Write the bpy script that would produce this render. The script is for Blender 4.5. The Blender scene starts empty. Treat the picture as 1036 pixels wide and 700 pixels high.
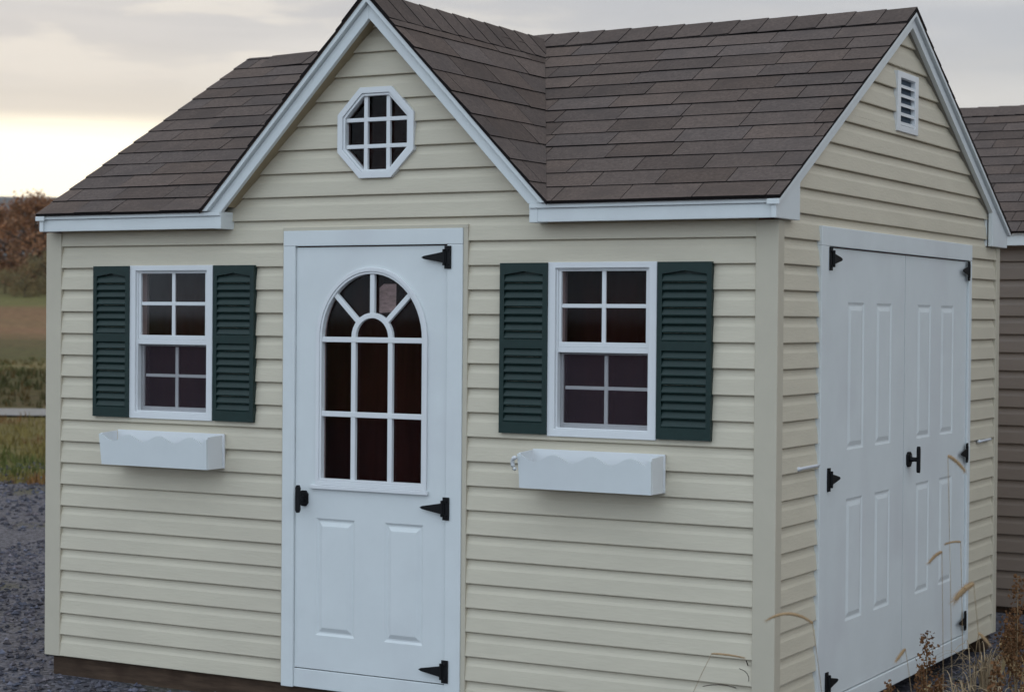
import bpy, bmesh, math, random
from mathutils import Vector, Matrix, noise
from mathutils.geometry import tessellate_polygon
random.seed(11)
R = random.Random(5)
col = bpy.context.scene.collection
PI = math.pi
T0 = Vector((0, 0, 0))

# ------------------------------------------------------------------ materials
def mat(name, base, rough=.6, spec=.5, noise_amt=0., noise_scale=8., bump=0., bump_scale=60., stretch=(1, 1, 1),
        tint=False, metallic=0., blotch=None, bump_dist=.002):
    m = bpy.data.materials.new(name); m.use_nodes = True
    nt = m.node_tree; n = nt.nodes; l = nt.links
    b = n['Principled BSDF']
    b.inputs['Roughness'].default_value = rough
    b.inputs['Specular IOR Level'].default_value = spec
    b.inputs['Metallic'].default_value = metallic
    b.inputs['Base Color'].default_value = (*base, 1)
    tc = n.new('ShaderNodeTexCoord'); mp = n.new('ShaderNodeMapping'); mp.inputs['Scale'].default_value = stretch
    l.new(tc.outputs['Object'], mp.inputs['Vector'])
    out = None
    if noise_amt:
        tx = n.new('ShaderNodeTexNoise'); tx.inputs['Scale'].default_value = noise_scale
        tx.inputs['Detail'].default_value = 6; tx.inputs['Roughness'].default_value = .65
        l.new(mp.outputs[0], tx.inputs['Vector'])
        r = n.new('ShaderNodeMapRange'); r.inputs[1].default_value = .3; r.inputs[2].default_value = .7
        r.inputs[3].default_value = 1 - noise_amt; r.inputs[4].default_value = 1 + noise_amt
        l.new(tx.outputs[0], r.inputs[0])
        v = n.new('ShaderNodeVectorMath'); v.operation = 'SCALE'; v.inputs[0].default_value = base
        l.new(r.outputs[0], v.inputs['Scale']); out = v.outputs[0]
        if blotch:
            t2 = n.new('ShaderNodeTexNoise'); t2.inputs['Scale'].default_value = blotch[1]; t2.inputs['Detail'].default_value = 4
            l.new(tc.outputs['Object'], t2.inputs['Vector'])
            r2 = n.new('ShaderNodeMapRange'); r2.inputs[1].default_value = blotch[2]; r2.inputs[2].default_value = blotch[3]
            l.new(t2.outputs[0], r2.inputs[0])
            mx = n.new('ShaderNodeMix'); mx.data_type = 'RGBA'
            l.new(r2.outputs[0], mx.inputs['Factor']); l.new(out, mx.inputs['A'])
            mx.inputs['B'].default_value = (*blotch[0], 1); out = mx.outputs['Result']
    if tint:
        at = n.new('ShaderNodeAttribute'); at.attribute_name = 'tint'
        v = n.new('ShaderNodeVectorMath'); v.operation = 'MULTIPLY'
        if out is not None: l.new(out, v.inputs[0])
        else: v.inputs[0].default_value = base
        l.new(at.outputs['Color'], v.inputs[1]); out = v.outputs[0]
    if out is not None: l.new(out, b.inputs['Base Color'])
    if bump:
        tb = n.new('ShaderNodeTexNoise'); tb.inputs['Scale'].default_value = bump_scale; tb.inputs['Detail'].default_value = 5
        l.new(mp.outputs[0], tb.inputs['Vector'])
        bp = n.new('ShaderNodeBump'); bp.inputs['Strength'].default_value = bump; bp.inputs['Distance'].default_value = bump_dist
        l.new(tb.outputs[0], bp.inputs['Height']); l.new(bp.outputs[0], b.inputs['Normal'])
    return m

M = {}
M['siding'] = mat('beige_vinyl', (.622, .560, .440), .5, .35, .05, 3, .6, 22, (1, 1, 5), blotch=((.57, .51, .405), 1.1, .5, .85))
M['trimb'] = mat('beige_trim', (.56, .505, .40), .5, .35, .04, 4, .1, 40)
M['white'] = mat('white_paint', (.72, .75, .75), .45, .4, .03, 5, .12, 60, blotch=((.66, .67, .68), 2.2, .52, .8))
M['whitep'] = mat('white_plastic', (.76, .77, .78), .35, .45, .02, 6)
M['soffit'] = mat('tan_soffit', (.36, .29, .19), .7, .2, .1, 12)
M['green'] = mat('green_plastic', (.0065, .025, .022), .46, .4, .12, 30, .15, 90)
M['shingle'] = mat('asphalt_shingle', (.120, .093, .082), .95, .12, .26, 70, .8, 260, tint=True, blotch=((.094, .075, .068), 7, .45, .8))
M['edge'] = mat('shingle_edge', (.016, .013, .013), .95, .1)  # asphalt-dark butts; the colour also carries the shadow line under each course
M['deck'] = mat('roof_deck', (.10, .06, .035), .9, .1, .2, 15)
M['lining'] = mat('brown_plywood', (.50, .115, .085), .8, .2, .25, 6, stretch=(6, 6, .6))
M['skid'] = mat('treated_timber', (.078, .050, .034), .85, .2, .4, 9, .5, 40, (.6, 3, 5), blotch=((.05, .03, .02), 5, .5, .7))
M['black'] = mat('black_iron', (.004, .004, .005), .6, .25, .1, 60)
M['soffit_shade'] = mat('shaded_soffit_vinyl', (.30, .28, .24), .7, .2, .1, 12)  # darker soffit copy; the shade under the rake is put into its colour
M['steel'] = mat('pale_latch_metal', (.66, .68, .72), .45, .5, metallic=.15)
M['taupe'] = mat('taupe_vinyl', (.19, .148, .120), .55, .35, .06, 4, .3, 22, (1, 1, 5))
M['patch_grey'] = mat('mottled_grey', (.42, .42, .42), .8, .2, .35, 25, stretch=(1, 1, 3))
M['gasket'] = mat('window_track', (.25, .25, .27), .6, .3)
M['dryhead'] = mat('dry_seed_head', (.16, .080, .038), .9, .1, .45, 60)
M['drystem'] = mat('dry_stem', (.30, .21, .12), .85, .1, .3, 30)
M['foxtail'] = mat('tan_foxtail', (.44, .30, .17), .9, .1, .2, 40)
M['stone'] = mat('gravel_stone', (.088, .084, .102), .9, .25, .4, 25, tint=True)
M['grass'] = mat('field_grass_blades', (.17, .145, .055), .8, .15, tint=True)

def glass_mat(name, tintc, refl=1.0):
    m = bpy.data.materials.new(name); m.use_nodes = True; nt = m.node_tree; n = nt.nodes; l = nt.links
    n.remove(n['Principled BSDF'])
    o = n['Material Output']; t = n.new('ShaderNodeBsdfTransparent'); t.inputs[0].default_value = (*tintc, 1)
    g = n.new('ShaderNodeBsdfGlossy'); g.inputs['Roughness'].default_value = .04; g.inputs[0].default_value = (refl, refl, refl, 1)
    f = n.new('ShaderNodeFresnel'); f.inputs[0].default_value = 1.45
    mx = n.new('ShaderNodeMixShader'); l.new(f.outputs[0], mx.inputs[0]); l.new(t.outputs[0], mx.inputs[1]); l.new(g.outputs[0], mx.inputs[2])
    l.new(mx.outputs[0], o.inputs[0]); return m
M['glass'] = glass_mat('window_glass', (.75, .62, .60), .28)

def screen_mat():
    m = bpy.data.materials.new('insect_screen'); m.use_nodes = True; nt = m.node_tree; n = nt.nodes; l = nt.links
    b = n['Principled BSDF']; b.inputs['Base Color'].default_value = (.06, .035, .05, 1); b.inputs['Roughness'].default_value = .7
    t = n.new('ShaderNodeBsdfTransparent'); mx = n.new('ShaderNodeMixShader'); mx.inputs[0].default_value = .35
    l.new(t.outputs[0], mx.inputs[1]); l.new(b.outputs[0], mx.inputs[2]); l.new(mx.outputs[0], n['Material Output'].inputs[0]); return m
M['screen'] = screen_mat()

# ------------------------------------------------------------------ object helpers
def tag(o, label=None, cat=None, group=None, kind=None):
    if label: o['label'] = label
    if cat: o['category'] = cat
    if group: o['group'] = group
    if kind: o['kind'] = kind
    return o
def empty(name, loc, label, cat, group=None):
    o = bpy.data.objects.new(name, None); o.location = loc; o.empty_display_size = .2; col.objects.link(o)
    return tag(o, label, cat, group)

class MB:
    """collects faces in (u, out, z) wall coordinates or plain world coordinates"""
    def __init__(s, f=None): s.f = f or (lambda a, b, c: (a, b, c)); s.v = []; s.fc = []; s.mi = []
    def add(s, vs, fs, mi=0):
        k = len(s.v); s.v += [s.f(*p) for p in vs]
        for f in fs: s.fc.append([k + i for i in f]); s.mi.append(mi)
    def box(s, a, b, mi=0):
        x0, x1 = sorted((a[0], b[0])); y0, y1 = sorted((a[1], b[1])); z0, z1 = sorted((a[2], b[2]))
        s.add([(x, y, z) for x in (x0, x1) for y in (y0, y1) for z in (z0, z1)],
              [(0, 1, 3, 2), (4, 6, 7, 5), (0, 4, 5, 1), (2, 3, 7, 6), (0, 2, 6, 4), (1, 5, 7, 3)], mi)
    def prism(s, poly, o0, o1, mi=0):
        """poly = [(u,z)...] simple polygon, thick from o0 to o1"""
        n = len(poly)
        s.add([(u, o0, z) for u, z in poly] + [(u, o1, z) for u, z in poly],
              [tuple(range(n)), tuple(range(2 * n - 1, n - 1, -1))] + [(i, (i + 1) % n, n + (i + 1) % n, n + i) for i in range(n)], mi)
    def ring(s, a, b, o0, o1, mi=0, closed=True):
        """matching loops a (outer), b (inner) -> frame"""
        n = len(a); m = n if closed else n - 1
        vs = [(u, o0, z) for u, z in a] + [(u, o0, z) for u, z in b] + [(u, o1, z) for u, z in a] + [(u, o1, z) for u, z in b]
        fs = []
        for i in range(m):
            j = (i + 1) % n
            fs += [(i, j, n + j, n + i), (2*n + i, 3*n + i, 3*n + j, 2*n + j), (i, 2*n + i, 2*n + j, j), (n + i, n + j, 3*n + j, 3*n + i)]
        if not closed: fs += [(0, n, 3*n, 2*n), (n - 1, 3*n - 1, 4*n - 1, 2*n - 1)]
        s.add(vs, fs, mi)
    def tube(s, pts, rad, k=6, mi=0):
        base = []
        for i, p in enumerate(pts):
            p = Vector(p); a = Vector(pts[max(0, i - 1)]); b = Vector(pts[min(len(pts) - 1, i + 1)])
            d = (b - a).normalized(); q = d.orthogonal().normalized(); w = d.cross(q)
            r = rad[i] if isinstance(rad, (list, tuple)) else rad
            base += [tuple(p + (q * math.cos(2*PI*j/k) + w * math.sin(2*PI*j/k)) * r) for j in range(k)]
        n = len(pts); fs = []
        for i in range(n - 1):
            for j in range(k): fs.append((i*k + j, i*k + (j+1) % k, (i+1)*k + (j+1) % k, (i+1)*k + j))
        fs += [tuple(range(k)), tuple(range((n-1)*k, n*k))]
        s.add(base, fs, mi)
    def build(s, name, m, parent=None, bevel=0., smooth=False, label=None):
        me = bpy.data.meshes.new(name); me.from_pydata(s.v, [], s.fc); me.update()
        for q in (m if isinstance(m, list) else [m]): me.materials.append(q)
        for p, i in zip(me.polygons, s.mi): p.material_index = i; p.use_smooth = smooth
        bm = bmesh.new(); bm.from_mesh(me); bmesh.ops.recalc_face_normals(bm, faces=bm.faces); bm.to_mesh(me); bm.free()
        return link(name, me, parent, bevel, label)

def link(name, me, parent=None, bevel=0., label=None):
    o = bpy.data.objects.new(name, me); col.objects.link(o)
    if parent:
        o.parent = parent; off = T0.copy(); p = parent
        while p: off += p.location; p = p.parent
        o.matrix_parent_inverse = Matrix.Translation(-off) if parent.parent is None else Matrix.Identity(4)
    if bevel:
        b = o.modifiers.new('edge', 'BEVEL'); b.width = bevel; b.segments = 2; b.limit_method = 'ANGLE'; b.angle_limit = math.radians(40)
    if label: o['label'] = label
    return o

# wall coordinates -> world
REC = .013                                              # the wall skin sits this far behind the reference plane
FR = lambda u, o, z: (u, REC - o, z)            # front wall, plane y = 0
SD = lambda u, o, z: (o - REC, u, z)             # right side wall, plane x = 0

# ------------------------------------------------------------------ siding
C = .1016
PROF = [(0, .0005), (0, .0170), (.03, .0178), (.50, .0130), (.60, .0120), (.72, .0070), (.84, .0045), (.945, .0038), (.953, .0004), (1.0, .0004)]
def siding(mb, z0, z1, lo, hi, holes, step=.35, c=C, seed=0, ztop_fn=None):
    """lap siding between z0..z1; lo(z)/hi(z) wall limits; holes = (za, zb, xl(z), xr(z))"""
    cuts = set()
    for h in holes: cuts.add(round(h[0], 4)); cuts.add(round(h[1], 4)); [cuts.add(round(q, 4)) for q in (h[4] if len(h) > 4 else [])]
    k = 0
    while z0 + k * c < z1 - 1e-4:
        b = z0 + k * c; t = min(b + c, z1)
        zs = sorted([b, t] + [q for q in cuts if b + .002 < q < t - .002])
        for a, e in zip(zs, zs[1:]):
            mid = (a + e) / 2
            pr = []
            def outat(f):
                for (f0, o0), (f1, o1) in zip(PROF, PROF[1:]):
                    if f0 <= f <= f1 and f1 > f0: return o0 + (o1 - o0) * (f - f0) / (f1 - f0)
                return PROF[-1][1]
            fa, fe = (a - b) / c, (e - b) / c
            if fa < .001: pr.append((a, PROF[0][1]))
            pr.append((a, outat(fa) if fa > .001 else PROF[1][1]))
            for f, o in PROF[2:]:
                if fa + .01 < f < fe - .01: pr.append((b + f * c, o))
            pr.append((e, outat(fe)))
            hs = sorted([h for h in holes if h[0] - 1e-4 < mid < h[1] + 1e-4], key=lambda h: h[2](mid))
            segs = []; cur = lo
            for h in hs: segs.append((cur, h[2])); cur = h[3]
            segs.append((cur, hi))
            for L, H in segs:
                if H(mid) - L(mid) < .004: continue
                n = max(1, int((H(mid) - L(mid)) / step)); vs = []; fs = []
                for i in range(n + 1):
                    for (z, o) in pr:
                        x0, x1 = L(z), max(H(z), L(z) + .0005)
                        x = x0 + (x1 - x0) * i / n
                        w = noise.noise(Vector((x * 1.3 + seed * 9, k * 3.7, seed))) * .0016
                        vs.append((x, o + w, z + noise.noise(Vector((x * .9, k * 5.1 + 40, seed))) * .0012))
                m = len(pr)
                for i in range(n):
                    for j in range(m - 1): fs.append((i*m + j, (i+1)*m + j, (i+1)*m + j + 1, i*m + j + 1))
                mb.add(vs, fs)
        k += 1

K = lambda v: (lambda z: v)
# ================================================================== GARDEN SHED
W = 3.69; D = 3.10
G = -.10                                                # ground level
shed = empty('garden_shed', (-W / 2, D / 2, G), 'beige vinyl garden shed with white doors, dark green shutters and front dormer gable', 'shed')
XC = -1.815; ZD = 2.975; SDm = 1.03                     # dormer centre, peak, slope
YR = 1.53; ZR = 3.005; EY = -.11; EZ = 2.075            # main ridge and front eave
SM = (ZR - EZ) / (YR - EY); BY = 2 * YR - EY
XL, XR = -3.660, .051                                   # roof ends
dorm = lambda x: ZD - SDm * abs(x - XC)
mainf = lambda y: ZR - SM * abs(y - YR)

octR = .185; OX, OZ = -1.827, 2.397
def octw(r):
    s = r * math.tan(PI / 8)
    return lambda z: s if abs(z - OZ) > r - 1e-6 else min(r, s + (r - abs(z - OZ)))
ow = octw(.172)
s8 = .172 * math.tan(PI / 8)
front_holes = [(-.01, 1.975, K(-2.30), K(-1.40)),
               (1.15, 1.828, K(-3.158), K(-2.708)),
               (1.148, 1.828, K(-.972), K(-.511)),
               (OZ - .172, OZ + .172, lambda z: OX - ow(z), lambda z: OX + ow(z), [OZ - s8, OZ + s8])]
mb = MB(FR)
siding(mb, 0, 2.04, K(-3.605), K(-.078), front_holes, seed=1)
siding(mb, 20 * C, ZD - .07, lambda z: XC - min(.86, (ZD - .055 - z) / SDm), lambda z: XC + min(.86, (ZD - .055 - z) / SDm), front_holes, seed=2)
wall_f = mb.build('wall', M['siding'], shed)
mb = MB(SD)
rk = lambda z: min((D - .04 if z < 2.0 else 9), YR + (ZR - .05 - z) / SM)
siding(mb, 0, 20 * C, K(.05), K(D - .055), [(-.01, 1.985, K(.47), K(2.56))], seed=3)
# gable part continues the same courses
siding(mb, 20 * C, ZR - .06, lambda z: max(.0, YR - (ZR - .045 - z) / SM), lambda z: min(D, YR + (ZR - .045 - z) / SM), [(2.47, 2.705, K(1.41), K(1.665))], seed=4)
mb.build('wall', M['siding'], shed)
mb = MB(lambda u, o, z: (-W + .060 - o, u, z))
siding(mb, 0, 20 * C, K(.05), K(D - .05), [], seed=5, step=1)
siding(mb, 20 * C, ZR - .06, lambda z: max(0, YR - (ZR - .045 - z) / SM), lambda z: min(D, YR + (ZR - .045 - z) / SM), [], seed=5, step=1)
mb.build('wall', M['siding'], shed)
mb = MB(lambda u, o, z: (u, D + o, z))
siding(mb, 0, 2.04, K(-W + .05), K(-.05), [], seed=6, step=1)
mb.build('wall', M['siding'], shed)
# J channel strip above the side door line and around front door
# corner posts (L shaped)
def corner(x, y, sx, sy, z1):
    mb = MB(); t = .0075; w = .086; w2 = .056
    # poly L in plan
    X = [x + sx * t, x - sx * w]; Y = [y + sy * t, y - sy * w2]
    P = [(X[0], Y[0]), (X[1], Y[0]), (X[1], y - sy * REC), (x - sx * REC, y - sy * REC), (x - sx * REC, Y[1]), (X[0], Y[1])]
    n = 6
    mb.add([(a, b, -.002) for a, b in P] + [(a, b, z1) for a, b in P],
           [tuple(range(6)), tuple(range(11, 5, -1))] + [(i, (i+1) % 6, 6 + (i+1) % 6, 6 + i) for i in range(6)])
    mb.build('corner_post', M['trimb'], shed, bevel=.003)
corner(0, 0, 1, -1, 1.995); corner(-W + .010, 0, -1, -1, 1.995); corner(0, D, 1, 1, 1.995); corner(-W + .010, D, -1, 1, 1.995)

# interior lining (hollow room seen through the panes)
mb = MB()
def wall_holes(f, u0, u1, z0, z1, holes):
    us = sorted({u0, u1, *[h[2] for h in holes], *[h[3] for h in holes]}); zs = sorted({z0, z1, *[h[0] for h in holes], *[h[1] for h in holes]})
    for a, b in zip(us, us[1:]):
        for c, d in zip(zs, zs[1:]):
            if any(h[2] <= (a+b)/2 <= h[3] and h[0] <= (c+d)/2 <= h[1] for h in holes): continue
            mb.add([f(a, c), f(b, c), f(b, d), f(a, d)], [(0, 1, 2, 3)])
wall_holes(lambda u, z: (u, .06, z), -W + .06, -.06, .0, 2.03, [(.0, 1.93, -2.25, -1.46), (1.16, 1.82, -3.16, -2.73), (1.16, 1.82, -.97, -.53)])
wall_holes(lambda u, z: (-.06, u, z), .06, D - .06, 0, 2.03, [])
wall_holes(lambda u, z: (-W + .06, u, z), .06, D - .06, 0, 2.03, [])
wall_holes(lambda u, z: (u, D - .06, z), -W + .06, -.06, 0, 2.03, [])
mb.add([(-W + .06, .06, .01), (-.06, .06, .01), (-.06, D - .06, .01), (-W + .06, D - .06, .01)], [(0, 1, 2, 3)])
mb.add([(-W + .06, .06, 2.03), (-.06, .06, 2.03), (-.06, D - .06, 2.03), (-W + .06, D - .06, 2.03)], [(0, 1, 2, 3)])
for i in range(9):                                     # studs on the rear wall
    x = -3.5 + i * .41; mb.box((x, D - .15, .01), (x + .04, D - .061, 2.1))
mb.build('interior_lining', M['lining'], shed)

# skids under the floor
mb = MB(); mb.box((-W + .03, .025, G - .06), (-.02, .12, -.004)); mb.build('skid', M['skid'], shed, bevel=.004)
mb = MB(); mb.box((-W + .03, D - .12, G - .06), (-.02, D - .03, -.004)); mb.build('skid', M['skid'], shed)
mb = MB(); mb.box((-W + .03, 1.5, G - .06), (-.10, 1.6, -.004)); mb.build('skid', M['skid'], shed)

# ------------------------------------------------------------------ roofs
def slope_bm(bm, o, du, dv, length, vlen, exposure, tintl, rnd, clip=[], tab=.305, nskip=0, shade=1.):
    """shingle courses; o = start corner at eave, du along the eave, dv up the slope"""
    o = Vector(o); du = Vector(du).normalized(); dv = Vector(dv).normalized(); nn = du.cross(dv).normalized()
    if nn.z < 0: nn = -nn
    new = []
    j = 0
    while j * exposure < vlen:
        v0 = j * exposure; v1 = min(v0 + exposure + .015, vlen)
        u = -tab * ((j * .5 + rnd.random() * .25) % 1) 
        lam = rnd.random()
        while u < length:
            wdt = tab * (1 if rnd.random() > .22 else .62 + .5 * rnd.random())
            a = max(u, 0); b = min(u + wdt - .0035, length); u += wdt
            if b - a < .01: continue
            h = .0055 + rnd.random() * .003; dz = rnd.uniform(-.002, .002); sk = rnd.uniform(-.0015, .0015)
            tn = shade * rnd.choice([.84, .9, .96, 1, 1, 1.04, 1.09, 1.15]); warm = rnd.uniform(-.035, .035)
            n = max(1, int((b - a) / .16)); vs = []
            for i in range(n + 1):
                q = a + (b - a) * i / n
                ww = noise.noise(Vector((q * 2.1, j * 2.3, length))) * .0018
                vs.append([bm.verts.new(o + du * q + dv * (v0 + dz + sk * i) + nn * 0.0),
                           bm.verts.new(o + du * q + dv * (v0 + dz + sk * i) + nn * (h + ww)),
                           bm.verts.new(o + du * q + dv * v1 + nn * .0015)])
            fs = []
            for i in range(n):
                f = bm.faces.new((vs[i][1], vs[i+1][1], vs[i+1][2], vs[i][2])); f.material_index = 0; fs.append(f)
                f = bm.faces.new((vs[i][0], vs[i+1][0], vs[i+1][1], vs[i][1])); f.material_index = 1; fs.append(f)
            for e in (0, n):
                f = bm.faces.new((vs[e][0], vs[e][1], vs[e][2])); f.material_index = 1; fs.append(f)
            for f in fs:
                for lp in f.loops: lp[tintl] = (tn * (1 + warm), tn, tn * (1 - warm), 1)
            new += fs
        j += 1
    # deck below
    q = [bm.verts.new(o + du * a + dv * b - nn * t) for t in (.0005, .007) for a, b in ((0, 0), (length, 0), (length, vlen), (0, vlen))]
    for f in ((0, 1, 2, 3), (4, 5, 6, 7), (0, 1, 5, 4), (1, 2, 6, 5), (2, 3, 7, 6), (3, 0, 4, 7)):
        ff = bm.faces.new([q[i] for i in f]); ff.material_index = 1 if f != (4, 5, 6, 7) else 2; new.append(ff)
        for lp in ff.loops: lp[tintl] = (1, 1, 1, 1)
    for co, no in clip:
        geom = list({v for f in new if f.is_valid for v in f.verts}) + list({e for f in new if f.is_valid for e in f.edges}) + [f for f in new if f.is_valid]
        r = bmesh.ops.bisect_plane(bm, geom=geom, plane_co=co, plane_no=no, clear_outer=True, dist=1e-5)
        new = list({f for f in r['geom'] if isinstance(f, bmesh.types.BMFace) and f.is_valid})

def roof_obj(name, fill, parent):
    bm = bmesh.new(); tl = bm.loops.layers.float_color.new('tint'); fill(bm, tl)
    me = bpy.data.meshes.new(name); bm.to_mesh(me); bm.free()
    for q in (M['shingle'], M['edge'], M['deck']): me.materials.append(q)
    return link(name, me, parent)

EXP = .1325
SL = math.hypot(YR - EY, ZR - EZ)
xe = (ZD - EZ) / SDm                                    # dormer half width at the eave line
y_top = YR - (ZR - ZD) / SM
vR = Vector((XC, y_top, 0)); eR = Vector((XC + xe, EY, 0)); eL = Vector((XC - xe, EY, 0))
def vplane(e):
    d = (e - vR).normalized(); return d
def main_roof(bm, tl):
    rr = random.Random(3)
    d = vplane(eR); nR = Vector((-d.y, d.x, 0)); nR = -nR if nR.x > 0 else nR     # outer side (towards dormer) = -x
    d = vplane(eL); nL = Vector((-d.y, d.x, 0)); nL = -nL if nL.x < 0 else nL
    up = (0, YR - EY, ZR - EZ)
    slope_bm(bm, (XC, EY, EZ), (1, 0, 0), up, XR - XC, SL, EXP, tl, rr, [(vR, nR)])
    slope_bm(bm, (XL, EY, EZ), (1, 0, 0), up, XC - XL, SL, EXP, tl, rr, [(vR, nL)])
    slope_bm(bm, (XL, BY, EZ), (1, 0, 0), (0, EY - YR, ZR - EZ), XR - XL, SL, EXP, tl, rr)
    # ridge caps
    x = XR - .02
    while x > XL + .29:
        cap(bm, tl, rr, Vector((x, YR, ZR)), Vector((-1, 0, 0)), .29, .145, SM); x -= .142
def cap(bm, tl, rr, p, ax, ln, half, sl):
    side = Vector((0, 0, 1)).cross(ax).normalized(); tn = rr.choice([.85, .93, 1, 1.07]); h = .0135
    vs = []
    for a, hh in ((-.02, h), (ln - .02, h - .008)):
        vs.append([bm.verts.new(p + ax * a + side * s * half * c + Vector((0, 0, hh - half * c * sl * (1 if c else 0))) ) for s, c in ((-1, 1), (-1, .12), (0, 0), (1, .12), (1, 1))])
    lowv = [bm.verts.new(v.co - Vector((0, 0, .0075))) for v in vs[0]]
    fs = []
    for i in range(4):
        fs.append(bm.faces.new((vs[0][i], vs[0][i+1], vs[1][i+1], vs[1][i])))
        f = bm.faces.new((lowv[i], lowv[i+1], vs[0][i+1], vs[0][i])); f.material_index = 1; fs.append(f)
    for s in (0, 4):
        b = bm.verts.new(vs[1][s].co - Vector((0, 0, .0075)))
        f = bm.faces.new((lowv[s], vs[0][s], vs[1][s], b)); f.material_index = 1; fs.append(f)
    for f in fs:
        for lp in f.loops: lp[tl] = (tn, tn, tn, 1)
roof_obj('roof', main_roof, shed)
def dormer_roof(bm, tl):
    rr = random.Random(8)
    half = xe + .012; dl = math.hypot(half, SDm * half); z0 = ZD - SDm * half
    Ld = y_top - EY + .004
    d = vplane(eR); nR = Vector((-d.y, d.x, 0)); nR = -nR if nR.x < 0 else nR
    d = vplane(eL); nL = Vector((-d.y, d.x, 0)); nL = -nL if nL.x > 0 else nL
    fy = EY - .004
    slope_bm(bm, (XC + half, fy, z0), (0, 1, 0), (-1, 0, SDm), Ld, dl, EXP, tl, rr, [(vR, nR)])
    slope_bm(bm, (XC - half, fy, z0), (0, 1, 0), (1, 0, SDm), Ld, dl, EXP, tl, rr, [(vR, nL)])
    y = fy + .02
    while y < y_top - .15:
        cap(bm, tl, rr, Vector((XC, y, ZD)), Vector((0, 1, 0)), .29, .12, SDm); y += .142
roof_obj('dormer_roof', dormer_roof, shed)

# ------------------------------------------------------------------ fascia, rakes, soffits
FO = .098                                               # fascia face in front of the wall
XBL, XBR = -2.592, -1.031
def eave_board(name, u0, u1, f, o):
    mb = MB(f); mb.box((u0, o - .022, 1.997), (u1, o, 2.052)); mb.box((u0, o - .020, 2.0525), (u1, o + .010, 2.071)); return mb.build(name, M['white'], shed, bevel=.0025)
eave_board('eave_fascia', -3.637, XBL, FR, FO); eave_board('eave_fascia', XBR, .024, FR, FO)
mb = MB(lambda u, o, z: (u, D + o, z)); mb.box((XL + .03, .02, 1.997), (.024, .045, 2.065)); mb.build('eave_fascia', M['white'], shed, bevel=.0025)
# soffits
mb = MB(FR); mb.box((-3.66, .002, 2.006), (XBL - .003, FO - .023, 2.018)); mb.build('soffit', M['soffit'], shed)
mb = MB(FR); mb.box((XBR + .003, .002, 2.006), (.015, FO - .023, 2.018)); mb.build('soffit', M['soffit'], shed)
# dormer rake boards: outline outer / inner
def dline(off, x): return ZD - off - SDm * abs(x - XC)
mb = MB(FR)
oT, iT = .0405, .105
def half_at(off, z): return (ZD - off - z) / SDm
for s, xb in ((-1, XBL), (1, XBR)):
    xo = XC + s * (half_at(oT, 2.070)); zi_ = dline(iT, xb)
    poly = [(XC, ZD - oT), (xo, 2.070), (xo, 1.9975) if False else (xb + s * .004, 2.070), (xb + s * .004, 2.052)]
    P = [(XC, ZD - oT), (xo, 2.0715), (xb, 2.0715), (xb, 1.9965), (xb - s * .0, zi_), (XC, ZD - iT)]
    # board above the eave line plus the small boxed end
    xk = xb if zi_ > 2.0717 else XC + s * half_at(iT, 2.0717)
    A = [(XC, ZD - oT), (xo, 2.0717), (xk, 2.0717)] + ([(xb, zi_)] if zi_ > 2.0717 else []) + [(XC, ZD - iT)]
    if s < 0: A = A[::-1]
    mb.prism(A, FO - .022, FO + .0012)
mb.build('rake_board', M['white'], shed, bevel=.0022)
for s, xb in ((-1, XBL), (1, XBR)):                     # boxed ends of the rake at the eaves
    mb = MB(FR)
    mb.box((xb - s * .002, .001, 1.9955), (xb + s * .036, FO + .003, 2.0712))
    mb.build('rake_end_box', M['white'], shed, bevel=.0025)
mb = MB(FR)                                             # stepped upper strip
for s in (-1, 1):
    a, b = .009, .038
    xo = XC + s * half_at(a, 2.0735); xo2 = XC + s * half_at(b, 2.0735)
    P = [(XC, ZD - a), (xo, 2.0735), (xo2, 2.0735), (XC, ZD - b)]
    mb.prism(P if s > 0 else P[::-1], FO - .02, FO + .023)
mb.build('rake_trim', M['white'], shed, bevel=.002)
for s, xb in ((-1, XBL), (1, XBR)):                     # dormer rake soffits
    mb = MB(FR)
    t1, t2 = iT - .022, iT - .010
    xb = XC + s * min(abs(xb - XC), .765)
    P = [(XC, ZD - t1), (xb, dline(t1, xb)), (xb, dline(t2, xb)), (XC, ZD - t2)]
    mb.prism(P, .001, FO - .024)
    mb.build('soffit', M['soffit'], shed)
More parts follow.
